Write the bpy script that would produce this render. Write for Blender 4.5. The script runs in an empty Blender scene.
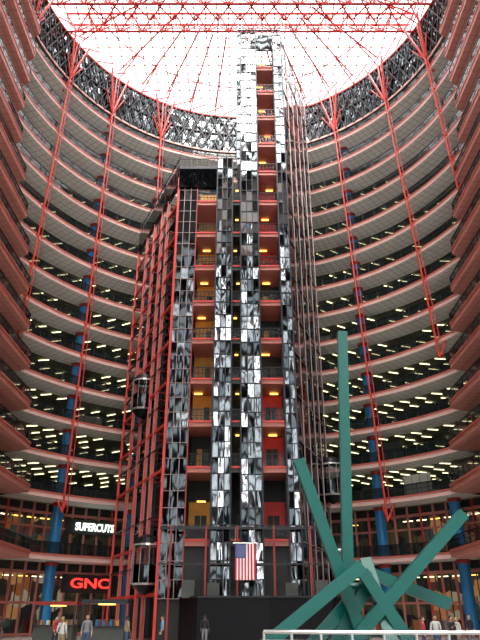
import bpy, math, random
from mathutils import Vector, Matrix
random.seed(7)
S=bpy.context.scene
R=25.0; CY=45.0
# ---------------------------------------------------------------- materials
def mat(name,col,rough=.5,metal=0.,emit=None,es=0.,noise=0.,nscale=4.,spec=.5,bump=0.,bscale=3.,stretch=(1,1,1),bdist=.15):
    m=bpy.data.materials.new(name); m.use_nodes=True
    nt=m.node_tree; b=nt.nodes['Principled BSDF']
    b.inputs['Base Color'].default_value=(*col,1); b.inputs['Roughness'].default_value=rough
    b.inputs['Metallic'].default_value=metal; b.inputs['Specular IOR Level'].default_value=spec
    if emit: b.inputs['Emission Color'].default_value=(*emit,1); b.inputs['Emission Strength'].default_value=es
    tc=nt.nodes.new('ShaderNodeTexCoord')
    if noise>0:
        n=nt.nodes.new('ShaderNodeTexNoise'); n.inputs['Scale'].default_value=nscale; n.inputs['Detail'].default_value=4
        nt.links.new(tc.outputs['Object'],n.inputs['Vector'])
        r=nt.nodes.new('ShaderNodeMapRange'); r.inputs[3].default_value=1-noise; r.inputs[4].default_value=1+noise
        nt.links.new(n.outputs['Fac'],r.inputs[0])
        v=nt.nodes.new('ShaderNodeVectorMath'); v.operation='SCALE'; v.inputs[0].default_value=col
        nt.links.new(r.outputs[0],v.inputs['Scale']); nt.links.new(v.outputs[0],b.inputs['Base Color'])
    if bump>0:
        mp=nt.nodes.new('ShaderNodeMapping'); mp.inputs['Scale'].default_value=stretch
        nt.links.new(tc.outputs['Object'],mp.inputs[0])
        n2=nt.nodes.new('ShaderNodeTexNoise'); n2.inputs['Scale'].default_value=bscale; n2.inputs['Detail'].default_value=0
        n2.inputs['Distortion'].default_value=.4
        nt.links.new(mp.outputs[0],n2.inputs['Vector'])
        bp=nt.nodes.new('ShaderNodeBump'); bp.inputs['Strength'].default_value=bump; bp.inputs['Distance'].default_value=bdist
        nt.links.new(n2.outputs['Fac'],bp.inputs['Height']); nt.links.new(bp.outputs[0],b.inputs['Normal'])
    return m
def clearmat(name,col,alpha,rough=.05):
    m=bpy.data.materials.new(name); m.use_nodes=True; nt=m.node_tree; nt.nodes.clear()
    o=nt.nodes.new('ShaderNodeOutputMaterial'); mx=nt.nodes.new('ShaderNodeMixShader')
    t=nt.nodes.new('ShaderNodeBsdfTransparent'); p=nt.nodes.new('ShaderNodeBsdfPrincipled')
    p.inputs['Base Color'].default_value=(*col,1); p.inputs['Roughness'].default_value=rough
    mx.inputs[0].default_value=alpha
    nt.links.new(t.outputs[0],mx.inputs[1]); nt.links.new(p.outputs[0],mx.inputs[2]); nt.links.new(mx.outputs[0],o.inputs[0])
    return m
def soffit_mat(name,c1,c2,polar=True,cell=.8,line=.12):
    m=bpy.data.materials.new(name); m.use_nodes=True; nt=m.node_tree; b=nt.nodes['Principled BSDF']
    b.inputs['Roughness'].default_value=.6
    def M(op,a,bb=None):
        n=nt.nodes.new('ShaderNodeMath'); n.operation=op
        for i,v in enumerate((a,bb)):
            if v is None: continue
            if isinstance(v,(int,float)): n.inputs[i].default_value=v
            else: nt.links.new(v,n.inputs[i])
        return n.outputs[0]
    tc=nt.nodes.new('ShaderNodeTexCoord'); s=nt.nodes.new('ShaderNodeSeparateXYZ'); nt.links.new(tc.outputs['Object'],s.inputs[0])
    x=s.outputs[0]; y=M('SUBTRACT',s.outputs[1],CY)
    if polar:
        u=M('MULTIPLY',M('ARCTAN2',x,y),25/cell); v=M('MULTIPLY',M('SQRT',M('ADD',M('MULTIPLY',x,x),M('MULTIPLY',y,y))),1/cell)
    else: u=M('MULTIPLY',x,1/cell); v=M('MULTIPLY',y,1/cell)
    k=M('MAXIMUM',M('LESS_THAN',M('FRACT',u),line),M('LESS_THAN',M('FRACT',v),line))
    mx=nt.nodes.new('ShaderNodeMix'); mx.data_type='RGBA'
    mx.inputs[6].default_value=(*c1,1); mx.inputs[7].default_value=(*c2,1)
    nt.links.new(k,mx.inputs[0]); nt.links.new(mx.outputs[2],b.inputs['Base Color'])
    return m
def shop_mat(name,cols,sc,es):
    m=bpy.data.materials.new(name); m.use_nodes=True; nt=m.node_tree; b=nt.nodes['Principled BSDF']
    tc=nt.nodes.new('ShaderNodeTexCoord'); v=nt.nodes.new('ShaderNodeTexVoronoi'); v.distance='CHEBYCHEV'; v.inputs['Scale'].default_value=sc
    nt.links.new(tc.outputs['Object'],v.inputs['Vector'])
    r=nt.nodes.new('ShaderNodeValToRGB'); r.color_ramp.interpolation='CONSTANT'
    e=r.color_ramp.elements
    while len(e)<len(cols): e.new(.5)
    for i,c in enumerate(cols): e[i].position=i/len(cols); e[i].color=(*c,1)
    s=nt.nodes.new('ShaderNodeSeparateColor'); nt.links.new(v.outputs['Color'],s.inputs[0]); nt.links.new(s.outputs[0],r.inputs[0])
    nt.links.new(r.outputs[0],b.inputs['Base Color']); nt.links.new(r.outputs[0],b.inputs['Emission Color']); b.inputs['Emission Strength'].default_value=es  # walls and goods glow: the shop lighting is put into the material
    return m
SOF=soffit_mat('soffit_panel_grey',(.96,.94,.88),(.60,.57,.53),True,.8,.10)
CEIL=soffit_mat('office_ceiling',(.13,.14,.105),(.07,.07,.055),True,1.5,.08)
SSOF=soffit_mat('soffit_salmon',(.80,.33,.27),(.58,.22,.18),False,1.0,.1)
FASC=mat('fascia_salmon',(.74,.46,.40),.5,noise=.12,nscale=.6)
FASR=mat('fascia_coral',(.58,.20,.155),.5,noise=.12,nscale=.6)
LIPR=mat('slab_edge_trim',(.52,.12,.09),.45)
FLOORS=mat('slab_top',(.38,.36,.33),.6,noise=.1)
RED=mat('red_steel',(.62,.045,.03),.4)
DRED=mat('dark_red_steel',(.30,.025,.02),.45)
BLUE=mat('blue_column_paint',(.02,.20,.46),.45,noise=.1)
RAIL=mat('rail_metal_dark',(.015,.015,.017),.35,.3)
RAILL=mat('rail_metal_light',(.6,.6,.58),.3,.7)
RGLASS=clearmat('rail_glass',(.012,.018,.018),.78)
SGLASS=clearmat('shop_glass',(.03,.04,.04),.22)
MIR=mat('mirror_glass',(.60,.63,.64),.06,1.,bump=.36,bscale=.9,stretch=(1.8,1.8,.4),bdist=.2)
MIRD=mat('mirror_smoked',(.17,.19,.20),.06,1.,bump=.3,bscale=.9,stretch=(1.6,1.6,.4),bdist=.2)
DGL=mat('dark_glass',(.05,.06,.065),.05,1.,bump=.25,bscale=.8,stretch=(1.5,1.5,.4))
BLK=mat('black_granite',(.008,.008,.010),.4,noise=.3,nscale=6,spec=.15)
MULL=mat('mullion_pinkgrey',(.38,.15,.13),.4,.2)
MULG=mat('mullion_grey',(.30,.22,.21),.4,.3)
MULD=mat('mullion_dark',(.03,.03,.035),.4,.4)
TUBE=mat('fluorescent_tube',(1,1,1),.5,emit=(1,.90,.50),es=3.6)
WARM=mat('warm_lamp',(1,.8,.4),.5,emit=(1,.58,.10),es=3.5)
OCH=mat('landing_wall_ochre',(.70,.32,.04),.6,noise=.4,nscale=1.2)
CRED=mat('landing_wall_red',(.75,.04,.035),.6,noise=.4,nscale=1.0)
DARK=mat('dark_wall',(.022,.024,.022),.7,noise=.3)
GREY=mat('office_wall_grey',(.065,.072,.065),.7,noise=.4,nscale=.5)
FLR=soffit_mat('floor_granite',(.50,.47,.44),(.18,.16,.16),True,1.6,.06); FLR.node_tree.nodes['Principled BSDF'].inputs['Roughness'].default_value=.18
TEAL=mat('teal_paint',(.0,.115,.095),.36,noise=.12,nscale=1.5)
ROOF=mat('roof_panel',(.25,.13,.12),.6)
SHOPA=shop_mat('shop_interior_glow_warm',[(.03,.02,.015),(.35,.12,.04),(.02,.02,.02),(.6,.3,.12),(.12,.04,.03),(.5,.42,.3),(.05,.08,.07)],.8,.4)
SHOPB=shop_mat('shop_interior_glow_dim',[(.02,.02,.018),(.10,.08,.04),(.02,.02,.02),(.04,.06,.04),(.2,.15,.07)],.9,.15)
WHITE=mat('white_letter',(.9,.95,.9),.4,emit=(.85,1,.9),es=2)
REDL=mat('red_letter',(.9,.05,.05),.4,emit=(1,.04,.03),es=2)

# ---------------------------------------------------------------- mesh builder
class MB:
    def __init__(s): s.v=[];s.f=[];s.m=[];s.mats=[]
    def mi(s,m):
        if m not in s.mats: s.mats.append(m)
        return s.mats.index(m)
    def face(s,pts,m):
        i=len(s.v); s.v+= [tuple(p) for p in pts]; s.f.append(tuple(range(i,i+len(pts)))); s.m.append(s.mi(m))
    def hexa(s,p,m):
        i=len(s.v); s.v+=[tuple(q) for q in p]; k=s.mi(m)
        for f in ((0,3,2,1),(4,5,6,7),(0,1,5,4),(1,2,6,5),(2,3,7,6),(3,0,4,7)): s.f.append(tuple(i+a for a in f)); s.m.append(k)
    def box(s,x0,x1,y0,y1,z0,z1,m):
        s.hexa([(x0,y0,z0),(x1,y0,z0),(x1,y1,z0),(x0,y1,z0),(x0,y0,z1),(x1,y0,z1),(x1,y1,z1),(x0,y1,z1)],m)
    def bar(s,a,b,w,h,m,up=(0,0,1)):
        a=Vector(a);b=Vector(b);d=(b-a)
        if d.length<1e-6:return
        d.normalize(); u=Vector(up)
        if abs(d.dot(u))>.98: u=Vector((0,1,0))
        sd=d.cross(u).normalized(); u=sd.cross(d).normalized()
        q=[]
        for p in (a,b):
            q+=[p-sd*w/2-u*h/2,p+sd*w/2-u*h/2,p+sd*w/2+u*h/2,p-sd*w/2+u*h/2]
        s.hexa(q,m)
    def tube(s,a,b,r,m,n=6,r2=None):
        a=Vector(a);b=Vector(b);d=(b-a).normalized(); u=Vector((0,0,1)) if abs(d.z)<.95 else Vector((0,1,0))
        e=d.cross(u).normalized(); g=d.cross(e); r2=r if r2 is None else r2
        i=len(s.v);k=s.mi(m)
        for p,rr in((a,r),(b,r2)):
            for j in range(n):
                t=2*math.pi*j/n; s.v.append(tuple(p+e*math.cos(t)*rr+g*math.sin(t)*rr))
        for j in range(n):
            s.f.append((i+j,i+(j+1)%n,i+n+(j+1)%n,i+n+j));s.m.append(k)
        s.f.append(tuple(i+j for j in range(n-1,-1,-1)));s.m.append(k)
        s.f.append(tuple(i+n+j for j in range(n)));s.m.append(k)
    def lathe(s,c,prof,n=20):
        for (r0,z0,m),(r1,z1,_) in zip(prof,prof[1:]):
            for j in range(n):
                a=2*math.pi*j/n;b=2*math.pi*(j+1)/n
                s.face([(c[0]+r0*math.cos(a),c[1]+r0*math.sin(a),c[2]+z0),(c[0]+r0*math.cos(b),c[1]+r0*math.sin(b),c[2]+z0),
                        (c[0]+r1*math.cos(b),c[1]+r1*math.sin(b),c[2]+z1),(c[0]+r1*math.cos(a),c[1]+r1*math.sin(a),c[2]+z1)],m)
    def build(s,name,parent=None):
        me=bpy.data.meshes.new(name); me.from_pydata(s.v,[],s.f)
        for m in s.mats: me.materials.append(m)
        me.polygons.foreach_set('material_index',s.m); me.update()
        o=bpy.data.objects.new(name,me); S.collection.objects.link(o)
        if parent: o.parent=parent
        return o
def empty(name):
    e=bpy.data.objects.new(name,None); S.collection.objects.link(e); return e
def pol(r,az,z): a=math.radians(az); return Vector((r*math.sin(a),CY+r*math.cos(a),z))

# ---------------------------------------------------------------- geometry of the storeys
L2=7.1; L3=12.8; DH=3.88; NL=14
LV=[L2]+[L3+DH*i for i in range(NL)]
TOPZ=71.5
def kx(z): return min(18.5+.1*z,23.4)
def geo(z):
    k=kx(z); th=math.degrees(math.asin((k+1.3)/R)); yk=CY+R*math.cos(math.radians(th))
    return k,th,yk
YS=4.0
def arc(r,th,z,n=60): return [pol(r,-th+2*th*i/n,z) for i in range(n+1)]
def railing(mb,pts,z,post=1.3):
    for a,b in zip(pts,pts[1:]):
        a=Vector((a[0],a[1],z));b=Vector((b[0],b[1],z)); L=(b-a).length
        n=max(1,round(L/post))
        up=Vector((0,0,1))
        mb.bar(a+up*1.12,b+up*1.12,.09,.09,RAIL); mb.bar(a+up*.12,b+up*.12,.05,.05,RAIL)
        mb.bar(a+up*.62,b+up*.62,.035,.035,RAIL)
        mb.face([a+up*.12,b+up*.12,b+up*1.08,a+up*1.08],RGLASS)
        for i in range(n):
            p=a.lerp(b,i/n); mb.bar(p,p+up*1.15,.06,.06,RAIL)
for li,z in enumerate(LV):
    k,th,yk=geo(z); par=empty('office_balcony')
    mb=MB(); n=64; t=.5
    RI=R+2.9; RO=R+14
    nxt=LV[li+1] if li+1<len(LV) else 70
    for i in range(n):
        a0=-th+2*th*i/n;a1=-th+2*th*(i+1)/n
        mb.face([pol(R,a0,z-t),pol(R,a1,z-t),pol(R,a1,z-.1),pol(R,a0,z-.1)],FASC)
        mb.face([pol(R-.06,a0,z-.08),pol(R-.06,a1,z-.08),pol(R-.06,a1,z+.06),pol(R-.06,a0,z+.06)],LIPR)
        mb.face([pol(R-.06,a0,z-.08),pol(R-.06,a1,z-.08),pol(R,a1,z-.1),pol(R,a0,z-.1)],LIPR)
        mb.face([pol(R,a0,z-t),pol(R,a1,z-t),pol(RI,a1,z-t),pol(RI,a0,z-t)],SOF)
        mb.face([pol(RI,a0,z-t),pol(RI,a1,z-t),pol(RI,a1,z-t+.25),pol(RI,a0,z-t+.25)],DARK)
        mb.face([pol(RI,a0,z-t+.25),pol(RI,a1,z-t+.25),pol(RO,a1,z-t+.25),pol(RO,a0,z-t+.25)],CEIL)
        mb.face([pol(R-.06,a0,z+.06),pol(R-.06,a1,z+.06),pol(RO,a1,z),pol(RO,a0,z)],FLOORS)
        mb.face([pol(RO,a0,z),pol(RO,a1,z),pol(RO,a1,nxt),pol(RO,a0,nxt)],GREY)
    for s in(-1,1):
        c=pol(R,s*th,0); o=pol(RO,s*th,0)
        poly=[(s*k,YS),(s*k,yk-.8),(c.x,c.y),(o.x,o.y),(s*42,o.y),(s*42,YS)]
        mb.face([(x,y,z-.01) for x,y in poly],FLOORS)
        strip=[(s*k,YS),(s*k,yk-.8),(c.x,c.y),(s*(k+2.9),c.y),(s*(k+2.9),YS)]
        mb.face([(x,y,z-t-.1) for x,y in strip],SSOF)
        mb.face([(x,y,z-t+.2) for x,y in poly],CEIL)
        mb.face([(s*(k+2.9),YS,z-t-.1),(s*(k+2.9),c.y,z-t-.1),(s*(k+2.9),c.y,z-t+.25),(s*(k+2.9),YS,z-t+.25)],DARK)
        for a,b in zip(poly[:2],poly[1:3]):
            mb.face([(a[0],a[1],z-t-.1),(b[0],b[1],z-t-.1),(b[0],b[1],z-.1),(a[0],a[1],z-.1)],FASR)
            mb.bar((a[0],a[1],z-.02),(b[0],b[1],z-.02),.14,.18,LIPR)
        mb.face([(s*42,YS,z),(s*42,o.y,z),(s*42,o.y,nxt),(s*42,YS,nxt)],GREY)
        mb.face([(s*42,o.y,z),(o.x,o.y,z),(o.x,o.y,nxt),(s*42,o.y,nxt)],GREY)
        mb.face([(s*k,YS,z),(s*42,YS,z),(s*42,YS,nxt),(s*k,YS,nxt)],GREY)
    mb.build('slab',par)
    rb=MB()
    railing(rb,arc(R+.08,th,z,40),z)
    for s in(-1,1):
        c=pol(R,s*th,0); railing(rb,[(c.x,c.y),(s*(k+.08),yk-.8),(s*(k+.08),YS)],z)
    rb.build('railing',par)
    if li>=1:
        lb=MB(); zc=nxt-t+.17 if li+1<len(LV) else z+3.4
        for rr in (R+3.6,R+5.8,R+8.2,R+10.8):
            st=4.6*R/rr
            a=-th+1
            while a<th-1:
                if random.random()<.78 and (abs(a)>12 or rr<R+5):
                    sg=1 if a>0 else -1
                    p=pol(rr,a,zc);q=pol(rr+1.1,a-sg*.4+sg*1.9*R/rr,zc); lb.bar(p,q,.09,.06,TUBE)
                a+=st
        for s in(-1,1):
            y=YS+20
            while y<yk-3:
                for dx in(4.3,7,9.7,12.5):
                    if random.random()<.85: lb.bar((s*(k+dx),y,zc),(s*(k+dx)+s*.5,y+1.1,zc),.11,.06,TUBE)
                y+=2.6
        lb.build('ceiling_lights',par)
        pb=MB()
        for i in range(34):
            a=random.uniform(-th,th); rr=R+random.uniform(4,11); w=random.uniform(1,4)/rr*57
            h=random.choice((1.5,1.5,2.2,3.0)); p=pol(rr,a,z+h/2);q=pol(rr,min(a+w,th),z+h/2)
            pb.bar(p,q,.15,h,random.choice((DARK,GREY,GREY,SOF)))
        pb.build('office_partitions',par)

# mirrored lattice drum under the skylight
mb=MB(); z=LV[-1]
for row in range(6):
    z0=64.6+row*1.12; z1=z0+1.05
    for i in range(225):
        a0=-180+1.6*i; a1=a0+1.5
        j=lambda:random.uniform(-.05,.05)
        rr=R+.1
        p=[pol(rr+j(),a0,z0),pol(rr+j(),a1,z0),pol(rr+j(),a1,z1),pol(rr+j(),a0,z1)]
        mb.face(p,random.choices((MIR,MIRD,DGL,DARK),(.6,3,6,2))[0])
        mb.bar(pol(R-.05,a0-.05,z0),pol(R-.05,a0-.05,z1+.08),.08,.08,MULD)
        if row in(0,3) and i%2==0:
            mb.bar(pol(R-.15,a0,z0),pol(R-.15,a0+3.2,z0+3.3),.14,.14,MULD); mb.bar(pol(R-.18,a0+3.2,z0),pol(R-.18,a0,z0+3.3),.14,.14,MULD)
for i in range(150):
    a0=-180+2.4*i;a1=a0+2.4
    for zz,m_,w in((64.5,FASC,.3),(68.0,MULD,.2),(71.6,RED,.3)): mb.bar(pol(R,a0,zz),pol(R,a1,zz),.25,w,m_)
    mb.face([pol(R+.4,a0,64.5),pol(R+.4,a1,64.5),pol(R+.4,a1,TOPZ),pol(R+.4,a0,TOPZ)],DARK)
    mb.face([pol(R,a0,64.5),pol(R,a1,64.5),pol(RO,a1,64.5),pol(RO,a0,64.5)],SOF)
mb.build('skylight_drum_lattice')

# roof outside the skylight
mb=MB()
n=96
for i in range(n):
    a0=360*i/n;a1=360*(i+1)/n
    def sq(a):
        d=pol(1,a,0)-Vector((0,CY,0)); s_=min(43/max(abs(d.x),1e-6),53/max(abs(d.y),1e-6)); return Vector((d.x*s_,CY+d.y*s_,TOPZ))
    mb.face([pol(R,a0,TOPZ),pol(R,a1,TOPZ),sq(a1),sq(a0)],ROOF)
mb.build('ceiling')

# skylight trusses
mb=MB()
zt=TOPZ+.3
for i in range(-16,17):
    x=i*1.54; h=math.sqrt(max(R*R-x*x,0)); mb.bar((x,CY-h,zt+1.9),(x,CY+h,zt+1.9),.13,.16,MULL)
    y=CY+x; mb.bar((-h,y,zt+1.9),(h,y,zt+1.9),.13,.16,MULL)
def truss(y,depth=2.4,w=1.7,n=16):
    h=math.sqrt(R*R-(y-CY)**2)
    for (dy,dz) in((-w/2,depth),(w/2,depth),(0,0)): mb.tube((-h,y+dy,zt-.4+dz),(h,y+dy,zt-.4+dz),.17,RED)
    for i in range(n):
        x0=-h+2*h*i/n;x1=-h+2*h*(i+1)/n;xm=(x0+x1)/2
        for dy in(-w/2,w/2):
            mb.tube((x0,y+dy,zt-.4+depth),(xm,y,zt-.4),.11,RED); mb.tube((xm,y,zt-.4),(x1,y+dy,zt-.4+depth),.11,RED)
        mb.tube((x0,y-w/2,zt-.4+depth),(x0,y+w/2,zt-.4+depth),.09,RED)
for y in(54.5,50.5,46.5,42,36,30): truss(y)
for i in range(-7,8):
    x=i*3.0
    for y0,y1 in((54.5,50.5),(50.5,46.5),(46.5,42)):
        mb.tube((x,y0,zt+1.8),(x+3,y1,zt+1.8),.11,RED); mb.tube((x+3,y0,zt+1.8),(x,y1,zt+1.8),.11,RED)
for az in(-80,-62,-45,-36,-27,-18,-9,6,15,24,33,42,52,70,85):
    p=pol(R,az,zt+1.6); q=pol(12,az,zt+1.6); mb.tube(p,q,.12,RED); mb.tube(pol(R,az,zt-.2),pol(R-5,az,zt+1.5),.10,RED)
for i in range(60):
    mb.tube(pol(R-.2,6*i,zt),pol(R-.2,6*i+6,zt+1.8),.11,RED); mb.tube(pol(R-4,6*i,zt+1.8),pol(R-4,6*i+6,zt+1.8),.09,RED)
mb.build('skylight_truss_roof')

# red pipes hung in front of the balconies
mb=MB()
for az,az2,zb in((-82,-84,30),(-63,-66,24),(-46,-46,11),(-28,-27,12),(33,38,10.5),(52,58,26),(70,76,24)):
    P=lambda r,z: pol(r,az2+(az-az2)*(z-zb)/(TOPZ-zb),z)
    mb.tube(P(R-.35,zb),P(R-.35,TOPZ),.105,RED)
    A=P(R-.35,zb)
    mb.tube(pol(R-.35,az2+1.2,zb),pol(R-.35,az+1.0,TOPZ),.045,RED)
    for s in(-1,1):
        mb.tube(P(R-.35,64.5),pol(R-1.2,az+s*3.5,TOPZ),.15,RED)
        mb.tube(P(R-.35,64.5),pol(R-.4,az+s*3.5,68),.10,RED)
    mb.tube(P(R-.35,64.5),P(R+.5,62.5),.15,RED)
    for z in LV:
        if z>zb+2: mb.tube(P(R-.35,z-.2),P(R+.1,z-.2),.10,RED)
    mb.tube(A,pol(R+.3,az2-1.6,zb+1.8),.09,RED); mb.tube(A,pol(R+.3,az2+1.6,zb+1.8),.09,RED)
mb.build('red_steel_hanger_pipes')

# blue columns
for az in(-62,-44,-26,-8,16,34,52,70):
    mb=MB(); c=pol(R+2.1,az,0); zt_=64.4 if az not in(-62,52,70) else L3+.1
    mb.tube((c.x,c.y,0),(c.x,c.y,zt_),.55,BLUE,16); mb.tube((c.x,c.y,0),(c.x,c.y,.6),.68,DRED,16)
    for z in LV:
        if z<zt_: mb.tube((c.x,c.y,z-.9),(c.x,c.y,z-.45),.66,DRED,16)
    mb.build('blue_column')

# ---------------------------------------------------------------- storefronts, ground + second level
def store(z0,z1,seed):
    random.seed(seed)
    k,th,yk=geo(L2)
    front=[pol(R+3.6,-66+132*i/44,0) for i in range(45)]
    fr=MB(); bk=MB(); gl=MB(); lt=MB()
    for i,(a,b) in enumerate(zip(front,front[1:])):
        A=Vector((a.x,a.y,z0));B=Vector((b.x,b.y,z0))
        fr.bar(A,A+Vector((0,0,z1-z0)),.22,.22,FASR if i%4 else RED)
        for hz in(.15,2.9,z1-z0-.9): fr.bar(A+Vector((0,0,hz)),B+Vector((0,0,hz)),.16,.22 if hz<4 else .3,FASR)
        mid=A.lerp(B,.5); fr.bar(mid,mid+Vector((0,0,z1-z0-.9)),.09,.09,MULD)
        fr.face([A+Vector((0,0,z1-z0-.9)),B+Vector((0,0,z1-z0-.9)),B+Vector((0,0,z1-z0)),A+Vector((0,0,z1-z0))],DARK)
        gl.face([A,B,B+Vector((0,0,z1-z0-.9)),A+Vector((0,0,z1-z0-.9))],SGLASS)
        az=-66+3*i
        warm = az<-38 or az>36
        a2=pol(R+7.5,az,z0);b2=pol(R+7.5,az+3,z0)
        bk.face([a2,b2,b2+Vector((0,0,z1-z0-.6)),a2+Vector((0,0,z1-z0-.6))],SHOPA if warm else SHOPB)
        if i%2==0 or warm:
            p=pol(R+5.4,az+.5,z1-1.2); q=pol(R+5.4,az+2.5,z1-1.2); lt.bar(p,q,.25,.08,WARM if random.random()<.5 else TUBE)
        if random.random()<.6:
            p=pol(R+5+random.random()*1.5,az,z0+.7);q=pol(R+5.5,az+2,z0+.7); bk.bar(p,q,.5,1.4,random.choice((SHOPA,GREY,DRED,SOF)))
    e=empty('storefront'); fr.build('frame',e); bk.build('interior',e); gl.build('glass',e); lt.build('lamps',e)
store(0.02,L2-.5,3); store(L2,L3-.5,5)

# signs
def sign(txt,az,z,size,m,name,back=None,w=5,r=R+3.1,sx=1.):
    par=empty(name); c=pol(r,az,z)
    cu=bpy.data.curves.new(name,'FONT'); cu.body=txt; cu.size=size; cu.extrude=.06; cu.align_x='CENTER'; cu.align_y='CENTER'; cu.offset=.02
    o=bpy.data.objects.new('letters',cu); S.collection.objects.link(o); cu.materials.append(m)
    o.location=c; o.rotation_euler=(math.radians(90),0,math.radians(-az)); o.scale=(sx,1,1); o.parent=par
    mb=MB(); d=pol(1,az+90,0)-Vector((0,CY,0)); out=(pol(1,az,0)-Vector((0,CY,0)))
    cc=c+out*.2; mb.bar(cc-d*w/2,cc+d*w/2,.12,size*1.35,back or DARK); mb.build('sign_board',par)
sign('SUPERCUTS',-34.0,10.3,1.1,WHITE,'hair_salon_sign',w=6.4,sx=.76)
sign('GNC',-33.8,4.75,1.3,REDL,'vitamin_store_sign',w=6,sx=1.5)

# ---------------------------------------------------------------- elevator tower
tower=empty('elevator_tower')
P0=Vector((-6.36,50,0));Pb=Vector((-12.5,63.0,0));P1=Vector((4.83,50,0));P2=Vector((8.7,60.4,0))
HL=44.1;HT=64.4
def curtain(name,a,b,z0,z1,nw,nh,pmats,mull,mw=.09,tilt=.05,wts=None,off=.0):
    mb=MB(); a=Vector(a);b=Vector(b);d=(b-a);nrm=Vector((d.y,-d.x,0)).normalized()
    if nrm.y>0: nrm=-nrm
    for i in range(nw):
        for j in range(nh):
            q=[]
            tx=random.uniform(-tilt,tilt);tz=random.uniform(-tilt,tilt)
            w=d.length/nw;h=(z1-z0)/nh
            for (u,v) in((0,0),(1,0),(1,1),(0,1)):
                p=a+d*(i+u)/nw; p=Vector((p.x,p.y,z0+(z1-z0)*(j+v)/nh))
                q.append(p+nrm*((u-.5)*w*tx+(v-.5)*h*tz))
            w_=wts((j+.5)/nh) if callable(wts) else wts
            mb.face(q,random.choices(pmats,w_)[0])
    for i in range(nw+1):
        p=a+d*i/nw+nrm*.06; mb.bar((p.x,p.y,z0),(p.x,p.y,z1),mw,mw,mull)
    for j in range(nh+1):
        zz=z0+(z1-z0)*j/nh; mb.bar(a+nrm*.06+Vector((0,0,zz)),b+nrm*.06+Vector((0,0,zz)),mw*.8,mw*.8,mull)
    return mb.build(name,tower)
zb=2.9
nl=int((HL-zb)/DH*3); nt_=int((HT-zb)/DH*3)
curtain('glass_bay_left',(-6.36,50,0),(-4.4,50,0),zb,HL,3,nl,[DGL,MIRD],MULG,.06,.03,wts=[7,1])
def mirror_bay(name,x0,x1,z0,z1,y=49.3,brt=1.,nw=2):
    n=int((z1-z0)/DH*3)
    curtain(name+'_front',(x0,y,0),(x1,y,0),z0,z1,nw,n,[MIR,MIRD,DGL],MULD,.07,.045,lambda v:[brt*(.5+3.2*v),4,2.2])  # bright panes likelier higher up, painting stronger upper reflections into the pane mix
    curtain(name+'_side_l',(x0,51.5,0),(x0,y,0),z0,z1,2,n,[DGL,MIRD],MULD,.07,.04,[2,1])
    curtain(name+'_side_r',(x1,y,0),(x1,51.5,0),z0,z1,2,n,[DGL,MIRD],MULD,.07,.04,[2,1])
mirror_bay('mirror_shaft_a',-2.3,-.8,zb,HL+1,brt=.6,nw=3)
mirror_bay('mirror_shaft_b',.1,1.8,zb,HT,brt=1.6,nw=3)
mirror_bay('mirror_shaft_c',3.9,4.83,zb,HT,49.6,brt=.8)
curtain('shaft_b_extension',(-.36,49.6,0),(.1,49.6,0),HL,HT,1,16,[MIR,DGL],MULD,.07,.05)
curtain('glass_side_right',P1,P2,zb,HT,5,int((HT-zb)/DH),[DGL,MIRD],MULG,.09,.03,[7,1])
# core
mb=MB()
def prism(mb,poly,z0,z1,m):
    for i in range(len(poly)):
        a=poly[i];b=poly[(i+1)%len(poly)]
        mb.face([(a[0],a[1],z0),(b[0],b[1],z0),(b[0],b[1],z1),(a[0],a[1],z1)],m)
    mb.face([(x,y,z1) for x,y in poly],m)
prism(mb,[(-4.6,53.6),(-10.4,64.0),(-8,69),(0,69.6),(0,53.6)],0,HL-.5,DARK)
prism(mb,[(-.3,53.5),(-.3,69),(7.6,66),(7.9,60.5),(4.7,52.5),(3.9,53.5)],0,HT-.3,DARK)
mb.box(-.36,1.9,51.4,51.5,HL,HT,DARK)
mb.build('core',tower)
# landings
mb=MB()
def landing(x0,x1,z0,z1,wall,y=50.0,dep=3.4,warm=True):
    lv=[z for z in LV if z>=z0-.1 and z<z1-2]
    for z in lv:
        mb.box(x0,x1,y-.1,y+dep,z-.45,z,FASR if wall is not DARK else GREY)
        mb.bar((x0,y-.15,z-.02),(x1,y-.15,z-.02),.1,.16,RED)
        mb.bar((x0,y-.05,z+1.1),(x1,y-.05,z+1.1),.07,.07,RAIL); mb.bar((x0,y-.05,z+.55),(x1,y-.05,z+.55),.04,.04,RAIL)
        mb.face([(x0,y-.02,z),(x1,y-.02,z),(x1,y-.02,z+1.1),(x0,y-.02,z+1.1)],SGLASS)
        n=6
        for q in range(n+1):
            xx=x0+(x1-x0)*q/n; mb.bar((xx,y-.05,z),(xx,y-.05,z+1.1),.045,.045,RAIL)
        mb.box(x0+.02,x1-.02,y+dep-.15,y+dep,z,z+DH-.45,wall if random.random()<.8 else DARK)
        mb.box((x0+x1)/2-.5,(x0+x1)/2-.03,y+dep-.25,y+dep-.14,z,z+2.3,random.choice((DARK,OCH,DARK)))
        mb.box((x0+x1)/2+.03,(x0+x1)/2+.5,y+dep-.25,y+dep-.14,z,z+2.3,random.choice((GREY,DARK)))
        if warm and random.random()<.8:
            xa=random.uniform(x0+.1,(x0+x1)/2); mb.box(xa,xa+(x1-x0)*.35,y+2.3,y+2.45,z+DH-.6,z+DH-.5,WARM)
    for xx in(x0,x1): mb.box(xx-.05,xx+.05,y-.15,y+.1,0,z1,DRED if wall is not DARK else MULD)
landing(-4.4,-2.3,L2,HL,OCH)
landing(-.8,.1,L2,HL,DARK,dep=3)
landing(1.8,3.9,L2,HT,CRED)
mb.box(-4.4,-2.3,49.9,50.05,HL-2.6,HL,DGL)
mb.box(1.8,3.9,49.6,49.8,HT-2.5,HT,DGL)
mb.build('landings',tower)
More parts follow.
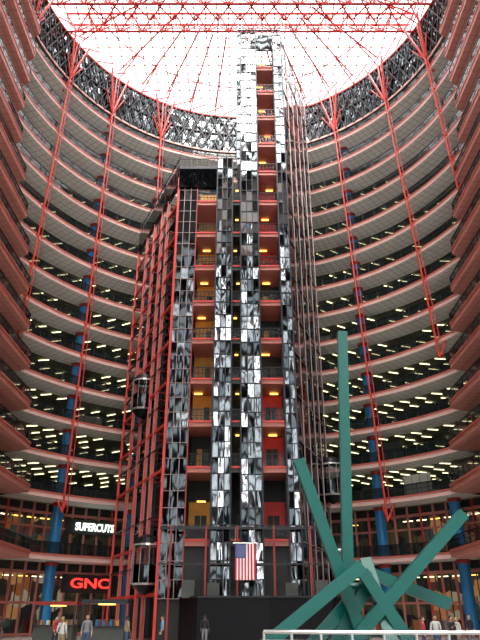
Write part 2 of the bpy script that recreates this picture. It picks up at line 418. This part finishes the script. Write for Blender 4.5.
# red steel hoistway on the left flank
mb=MB()
d=(Pb-P0); dn=d.normalized(); inn=Vector((dn.y,-dn.x,0)); 
if inn.x<0: inn=-inn
for t in(0,.22,.36,.55,.75,1.0):
    p=P0+d*t; mb.bar((p.x,p.y,0),(p.x,p.y,HL-1),.22,.22,RED); q=p+inn*1.9; mb.bar((q.x,q.y,0),(q.x,q.y,HL-1),.22,.22,MULD)
    if 0<t<1:
        for o_ in(-.5,.5):
            r_=p+dn*o_; mb.tube((r_.x,r_.y,0),(r_.x,r_.y,HL-1),.05,MULG)
for z in LV+[3.4]:
    if z>HL-2: continue
    for dz,w,m1 in((-.2,.24,RED),(DH/2,.12,MULD)):
        A=P0+Vector((0,0,z+dz));B=Pb+Vector((0,0,z+dz))
        mb.bar(A,B,.18,w,m1); mb.bar(A+inn*1.9,B+inn*1.9,.2,w,MULD)
        for t in(0,.22,.36,.55,.75,1.0): mb.bar(A+d*t,A+d*t+inn*1.9,.15,w*.7,DRED)
mb.build('red_hoistway_frame',tower)
curtain('left_flank_glass',P0+inn*2,Pb+inn*2,zb,HL,7,int((HL-zb)/DH*2),[DGL,DARK],MULD,.09,.05,[5,5])
mb=MB()
mb.bar(P0+Vector((0,0,HL-.6)),Pb+Vector((0,0,HL-.6)),.3,2.6,DGL)
for t in range(14):
    p=P0+d*t/13+Vector((0,0,HL+.7)); mb.bar(p,p+Vector((0,0,1.1)),.08,.08,MULD)
mb.bar(P0+Vector((0,0,HL+1.8)),Pb+Vector((0,0,HL+1.8)),.1,.1,MULD)
mb.bar((-6.36,49.9,HL+.2),(-.3,49.9,HL+.2),.3,.35,MULD)
mb.box(-6.36,-2.3,49.75,50,HL-2.4,HL,DGL)
for x in [-6.36+i*.6 for i in range(11)]: mb.bar((x,49.9,HL),(x,49.9,HL+1.5),.06,.06,MULD)
mb.bar((-6.36,49.9,HL+1.5),(-.3,49.9,HL+1.5),.08,.08,MULD)
for x in(-.3,1.8,3.9,4.8): mb.bar((x,49.7,HT),(x,49.7,HT+1.2),.1,.1,MULD)
mb.bar((-.36,49.7,HT+1.1),(4.83,49.7,HT+1.1),.12,.12,MULD)
mb.bar((-.36,49.7,HT),(4.83,49.7,HT),.2,.25,MULD)
for i in range(8): mb.bar((-.3+i*.65,49.7,HT),(.35+i*.62,49.7,HT+1.1),.07,.07,MULD)
mb.build('crown_rails',tower)
# base
mb=MB()
pts=[(-4.5,49.2),(-3,46.8),(2,46.2),(6.6,47),(8.6,50),(8.6,60),(-4.5,60)]
prism(mb,pts,0,2.9,BLK)
for a,b in zip(pts[:5],pts[1:5]): mb.bar((a[0],a[1],2.95),(b[0],b[1],2.95),.2,.12,MULD)
mb.box(-6.36,4.83,50.2,53,0,8,DARK)
for x,z1_ in((-4.2,4.1),(-2.4,3.9),(3.3,3.9),(5.5,4.1)): mb.box(x,x+.9,47.6,48.4,2.9,z1_,GREY)
for x in(-5.3,-2.6,-.2,2.6,5.4): mb.box(x-.07,x+.07,48.6,48.8,0,8,DRED)
mb.box(-6.2,6.2,48.7,48.9,7.75,7.95,MULD); mb.box(-6.2,6.2,48.72,48.85,5.2,5.32,MULD)
mb.build('granite_base',tower)
def cab(c,name='elevator_cab',s=1.):
    par=MB(); W=RAILL
    par.lathe(c,[(.05,-2.0,BLK),(.55,-1.75,BLK),(1.0,-1.3,W),(1.12,-1.15,DGL),(1.12,.1,DGL),(1.14,.2,SGLASS),(1.14,1.6,W),(1.1,1.75,BLK),(.9,2.2,BLK),(.3,2.5,BLK),(.02,2.5,BLK)],20)
    for j in range(10):
        a=math.pi*2*j/10; par.bar((c[0]+1.15*math.cos(a),c[1]+1.15*math.sin(a),c[2]-1.2),(c[0]+1.15*math.cos(a),c[1]+1.15*math.sin(a),c[2]+1.7),.05,.05,MULG)
    par.lathe((c[0],c[1],c[2]),[(.9,.0,GREY),(.05,.01,GREY)],12)
    par.build(name,tower)
for t,z in((.45,20.7),(.14,5.2)):
    p=P0+d*t-inn*.3; cab((p.x,p.y,z))
cab((8.9,59,13.3)); cab((9.4,60.5,5.6))

# flag
fl=empty('american_flag')
FR=mat('flag_red',(.6,.02,.04),.7);FW=mat('flag_white',(.85,.85,.85),.7);FB=mat('flag_blue',(.02,.04,.22),.7)
mb=MB(); x0,x1,zt_,zb_=-.35,1.1,6.4,4.0
def fy(x,z): return 45.95+.05*math.sin(x*7+z*.8)
for i in range(13):
    xa=x0+(x1-x0)*i/13;xb=x0+(x1-x0)*(i+1)/13
    for j in range(10):
        za=zt_-(zt_-zb_)*j/10;zc_=zt_-(zt_-zb_)*(j+1)/10
        blue=(i<7 and j<4)
        mb.face([(xa,fy(xa,za),za),(xb,fy(xb,za),za),(xb,fy(xb,zc_),zc_),(xa,fy(xa,zc_),zc_)],FB if blue else (FR if i%2==0 else FW))
for r_ in range(9):
    for c_ in range(6 if r_%2==0 else 5):
        cx=x0+.07+c_*.125+(0 if r_%2==0 else .06); cz=zt_-.08-r_*.1
        pp=[]
        for q in range(10):
            rr=.035 if q%2==0 else .014; a=math.pi/2+q*math.pi/5
            pp.append((cx+rr*math.cos(a),fy(cx,cz)-.01,cz+rr*math.sin(a)))
        mb.face(pp,FW)
mb.build('cloth',fl)
mb=MB(); mb.tube((x0-.15,45.95,zt_+.05),(x1+.15,45.95,zt_+.05),.035,RAILL)
for x in (x0,x1): mb.tube((x,45.95,zt_+.05),(x,48.7,7.85),.02,RAILL)
mb.build('hanging_pole',fl)

# ---------------------------------------------------------------- sculpture
mb=MB()
w=.37
beams=[((4.13,22,12),(3.5,22,.26)),((2.0,20.5,6.5),(4.05,20.9,.26)),((7.5,21,4.8),(2.9,20.6,.55)),((3.7,22.2,3.3),(6.9,21.8,2.05)),
((3.9,20.8,3.0),(5.6,20.6,.26)),((.2,19.3,.6),(3.75,20,3.1)),((2.4,21,.26),(4.4,21.4,2.9)),((1.5,20.5,.3),(3.7,21.5,2.3)),((4.2,21.6,3.4),(4.7,20.3,.26))]
for a,b in beams: mb.bar(a,b,w,w*.9,TEAL,up=(0,1,0))
for c in((3.75,21.3,2.6),(4.0,21.2,1.2)): mb.tube((c[0]-.6,c[1],c[2]),(c[0]+.6,c[1]-.2,c[2]),.09,TEAL,8)
mb.lathe((3.8,20.9,0),[(3.9,0.01,BLK),(3.9,.25,BLK),(0.01,.25,BLK)],40)
sc=mb.build('steel_beam_sculpture')
# foreground guard rail
mb=MB()
pts=[Vector((8.6*math.sin(math.radians(a))+4.9,23.5-7.6*math.cos(math.radians(a)),0)) for a in range(-30,80,5)]
for a,b in zip(pts,pts[1:]):
    u=Vector((0,0,1)); mb.tube(a+u*1.36,b+u*1.36,.05,RAILL); mb.tube(a+u*1.16,b+u*1.16,.03,RAILL); mb.bar(a+u*.12,b+u*.12,.04,.06,RAILL); mb.face([a+u*.15,b+u*.15,b+u*1.3,a+u*1.3],SGLASS)
    mb.tube(a,a+u*1.36,.035,RAILL)
mb.build('guard_railing')
# kiosk counters on the lobby floor
def kiosk(x,y,w_,c1):
    mb=MB(); mb.box(x-w_/2,x+w_/2,y-.8,y+.8,.01,1.05,GREY); mb.box(x-w_/2-.1,x+w_/2+.1,y-.9,y+.9,1.05,1.13,MULD)
    for sx in(-1,1):
        for sy in(-1,1): mb.box(x+sx*w_/2-.05,x+sx*w_/2+.05,y+sy*.75-.05,y+sy*.75+.05,1.13,2.5,MULD)
    mb.box(x-w_/2-.15,x+w_/2+.15,y-.95,y+.95,2.5,2.75,c1); mb.box(x-.5,x+.5,y-.5,y+.5,2.42,2.49,WARM)
    for i in range(5): mb.box(x-w_/2+.3+i*w_/6,x-w_/2+.5+i*w_/6,y-.3,y,1.13,1.45,random.choice((RED,BLUE,OCH,SOF)))
    mb.build('vendor_kiosk')
kiosk(-9.2,46,2.8,MULD); kiosk(-14.2,52,3.0,DRED)

# ---------------------------------------------------------------- room shell
mb=MB(); mb.face([(-45,-10,0),(45,-10,0),(45,98,0),(-45,98,0)],FLR); mb.build('floor')
mb=MB(); mb.face([(-45,86,0),(45,86,0),(45,86,TOPZ),(-45,86,TOPZ)],DARK); mb.build('wall_back')
for s,nm in((-1,'wall_left'),(1,'wall_right')):
    mb=MB(); mb.face([(s*43,-10,0),(s*43,86,0),(s*43,86,TOPZ),(s*43,-10,TOPZ)],GREY); mb.build(nm)
# front glazing behind the viewer
mb=MB()
random.seed(11)
for i in range(-15,16): mb.bar((i*2.8,-9,0),(i*2.8,-9,TOPZ),.35,.35,MULD)
for j in range(26):
    mb.bar((-43,-9,j*2.8),(43,-9,j*2.8),.35,.45 if j%2 else .9,DRED)
    for i in range(-15,15):
        if random.random()<.42: mb.face([(i*2.8,-9,j*2.8),(i*2.8+2.8,-9,j*2.8),(i*2.8+2.8,-9,j*2.8+2.8),(i*2.8,-9,j*2.8+2.8)],random.choice((DARK,GREY,BLUE)))  # unseen opaque panels, added to cut frontal light and vary the mirror reflections
mb.build('window_front')

# ---------------------------------------------------------------- people
SKIN=mat('skin',(.55,.33,.24),.5);SKIN2=mat('skin_dark',(.22,.12,.08),.5)
EYE=mat('eye_dark',(.02,.02,.02),.2);LIP=mat('lips',(.45,.15,.13),.5)
def skinmesh(verts,edges,rad,root,name,par,sub=2):
    me=bpy.data.meshes.new(name); me.from_pydata(verts,edges,[]); o=bpy.data.objects.new(name,me); S.collection.objects.link(o)
    o.modifiers.new('s','SKIN')
    for i,r in enumerate(rad):
        sv=me.skin_vertices[0].data[i]; rr=r if isinstance(r,tuple) else (r,r); sv.radius=rr; sv.use_root=(i==root)
    m=o.modifiers.new('ss','SUBSURF'); m.levels=sub; m.render_levels=sub
    dg=bpy.context.evaluated_depsgraph_get(); nm=bpy.data.meshes.new_from_object(o.evaluated_get(dg))
    bpy.data.objects.remove(o); n=bpy.data.objects.new(name,nm); S.collection.objects.link(n); n.parent=par
    for p in nm.polygons:p.use_smooth=True
    return n
def person(x,y,rot,top,bot,hair,skin=SKIN,h=1.72,stride=.12,longhair=False,z=0,armup=False,bag=None):
    par=empty('person'); par.location=(x,y,z); par.rotation_euler=(0,0,rot); k=h/1.72; par.scale=(k,k,k)
    s=stride
    V=[(0,0,.95),(0,0,1.08),(0,.0,1.25),(0,0,1.42),(0,-.01,1.50),
       (.10,0,.90),(.11,-s*.6,.50),(.11,-s+.02,.09),(.12,-s-.14,.04),
       (-.10,0,.90),(-.11,s*.3,.50),(-.11,s+.05,.10),(-.12,s-.10,.04),
       (.18,0,1.40),(.23,.03,1.13),(.24,-.06,.90),
       (-.18,0,1.40),(-.23,.02,1.13),(-.24,-.10,.90)]
    if armup: V[17]=(-.24,-.10,1.18);V[18]=(-.14,-.30,1.30)
    E=[(0,1),(1,2),(2,3),(3,4),(0,5),(5,6),(6,7),(7,8),(0,9),(9,10),(10,11),(11,12),(3,13),(13,14),(14,15),(3,16),(16,17),(17,18)]
    rad=[(.15,.11),(.135,.10),(.155,.115),(.11,.09),.055,(.095,.10),.065,.045,.04,(.095,.10),.065,.045,.04,.062,.048,.032,.062,.048,.032]
    b=skinmesh(V,E,rad,0,'body',par)
    for m_ in(bot,top,skin,EYE): b.data.materials.append(m_)
    for p in b.data.polygons:
        c=p.center
        arm=abs(c.x)>.19 and c.z>.8
        if c.z<.075: i=3
        elif c.z>1.475: i=2
        elif arm and ((c.z<1.02) or (armup and c.x<0 and c.y<-.2)): i=2
        elif c.z>.97 or arm: i=1
        else:i=0
        p.material_index=i
    for sgn,w_ in((1,V[15]),(-1,V[18])):
        wv=Vector(w_); dn_=Vector((0,-.25,-1)).normalized() if not(armup and sgn<0) else Vector((.4,-.6,.5)).normalized()
        sd=Vector((0,1,0)) if not(armup and sgn<0) else Vector((.6,.3,-.5)).normalized()
        hv=[tuple(wv),tuple(wv+dn_*.08)];he=[(0,1)];hr=[.026,(.030,.018)]
        for f,(o_,L) in enumerate(((-.03,.07),(-.01,.08),(.01,.075),(.03,.055))):
            q=wv+dn_*.085+sd*o_; i=len(hv); hv+=[tuple(q),tuple(q+dn_*L*.5),tuple(q+dn_*L+Vector((-sgn*.02,0,0)))]; he+=[(1,i),(i,i+1),(i+1,i+2)]; hr+=[.010,.009,.007]
        q=wv+dn_*.03-sd*.03; i=len(hv); hv+=[tuple(q),tuple(q+dn_*.05-sd*.025)]; he+=[(0,i),(i,i+1)];hr+=[.011,.009]
        hd=skinmesh(hv,he,hr,0,'hand',par,1); hd.data.materials.append(skin)
    import bmesh
    bm=bmesh.new(); bmesh.ops.create_uvsphere(bm,u_segments=20,v_segments=16,radius=1)
    for v in bm.verts:
        p=v.co; jaw=1-.28*max(0,-p.z)**1.5
        v.co=Vector((p.x*.078*jaw,p.y*.098*(1-.12*max(0,-p.z))-.012*max(0,-p.z),p.z*.118+1.615))
    me=bpy.data.meshes.new('head'); bm.to_mesh(me); bm.free(); ho=bpy.data.objects.new('head',me); S.collection.objects.link(ho); ho.parent=par; me.materials.append(skin)
    for p in me.polygons:p.use_smooth=True
    f=MB()
    f.tube((0,-.092,1.63),(0,-.118,1.592),.007,skin,8,.016)
    for sx in(-1,1):
        f.tube((sx*.03,-.080,1.622),(sx*.03,-.094,1.622),.012,EYE,8); f.bar((sx*.017,-.094,1.643),(sx*.047,-.088,1.643),.008,.006,hair)
        f.tube((sx*.072,.0,1.61),(sx*.088,.012,1.615),.028,skin,8,.02)
    f.bar((-.022,-.094,1.562),(.022,-.094,1.562),.012,.010,LIP)
    f.build('face_features',par)
    bm=bmesh.new(); bmesh.ops.create_uvsphere(bm,u_segments=20,v_segments=16,radius=1)
    dl=[v for v in bm.verts if (v.co.y<-.55 and v.co.z<.45) or (v.co.z<(-.95 if longhair else -.35)) or (v.co.y<-.1 and v.co.z<-.1)]
    for v in bm.verts:
        p=v.co.copy(); v.co=Vector((p.x*.088,p.y*.108+.008,p.z*.127+1.625))
        if longhair and p.z<0 : v.co.z=1.625+p.z*.24; v.co.x*=1.08
    bmesh.ops.delete(bm,geom=dl,context='VERTS')
    me=bpy.data.meshes.new('hair'); bm.to_mesh(me); bm.free(); ho=bpy.data.objects.new('hair',me); S.collection.objects.link(ho); ho.parent=par; me.materials.append(hair)
    md=ho.modifiers.new('sol','SOLIDIFY'); md.thickness=.012
    if bag:
        g=MB(); g.box(.17,.24,-.16,.16,.72,.98,bag); g.tube((.2,-.13,.97),(-.02,-.12,1.44),.012,bag); g.tube((.2,.13,.97),(-.02,.12,1.44),.012,bag); g.build('shoulder_bag',par)
def cl(n,c): return mat('cloth_'+n,c,.8,noise=.12,nscale=20)
HB=cl('hair_brown',(.06,.03,.02));HK=cl('hair_black',(.01,.01,.01));HBL=cl('hair_blond',(.35,.22,.09))
W1=cl('white',(.6,.6,.57));K1=cl('black',(.02,.02,.025));B1=cl('denim',(.05,.09,.18));G1=cl('grey',(.20,.20,.22));R1=cl('red',(.45,.05,.05));KH=cl('khaki',(.30,.24,.15));LB=cl('lightblue',(.2,.33,.5))
person(-12.2,34,.4,K1,B1,HK,SKIN2,1.76,bag=None)
person(-13.6,36,2.6,W1,K1,HB,longhair=True,h=1.66)
person(-8.7,33,3.0,W1,KH,HBL,longhair=True,h=1.68,bag=K1)
person(-7.6,33.5,.2,G1,B1,HB,h=1.78)
person(-10.4,38,1.4,R1,K1,HK,stride=.22)
person(-4.6,40,-1.4,LB,K1,HB,stride=.2)
person(-2.2,42,3.0,K1,G1,HK,SKIN2,h=1.8)
person(9.0,31,.0,W1,B1,HB,h=1.76)
person(9.9,31.5,.5,K1,K1,HK,armup=True)
person(11.6,36,-1.2,W1,KH,HBL,longhair=True,h=1.67)
person(15.5,40,1.5,LB,B1,HB,stride=.24)
person(-16.0,42,.8,G1,K1,HB); person(-6.2,37,2.2,KH,B1,HK,SKIN2,stride=.2); person(8.2,30.2,1.2,R1,B1,HB,h=1.7); person(13.3,39,.3,K1,G1,HK,h=1.8)

# ---------------------------------------------------------------- light
w_=bpy.data.worlds.new('World'); S.world=w_; w_.use_nodes=True; bg=w_.node_tree.nodes['Background']
bg.inputs[0].default_value=(.96,.98,1,1); bg.inputs[1].default_value=4.2
su=bpy.data.lights.new('daylight_sun','SUN'); su.energy=13; su.angle=math.radians(50); su.color=(1,.96,.90)
so=bpy.data.objects.new('daylight_sun',su); S.collection.objects.link(so); so.rotation_euler=(math.radians(28),0,0); so.location=(0,20,90)
# ---------------------------------------------------------------- camera
cd=bpy.data.cameras.new('camera'); co=bpy.data.objects.new('camera',cd); S.collection.objects.link(co)
cd.sensor_fit='VERTICAL'; cd.sensor_height=24; cd.lens=600/640*24; cd.clip_end=500
co.location=(0,0,1.7); co.rotation_euler=(math.radians(90+26.3),0,0)
S.camera=co
S.view_settings.view_transform='Standard'; S.view_settings.look='None'; S.view_settings.exposure=0
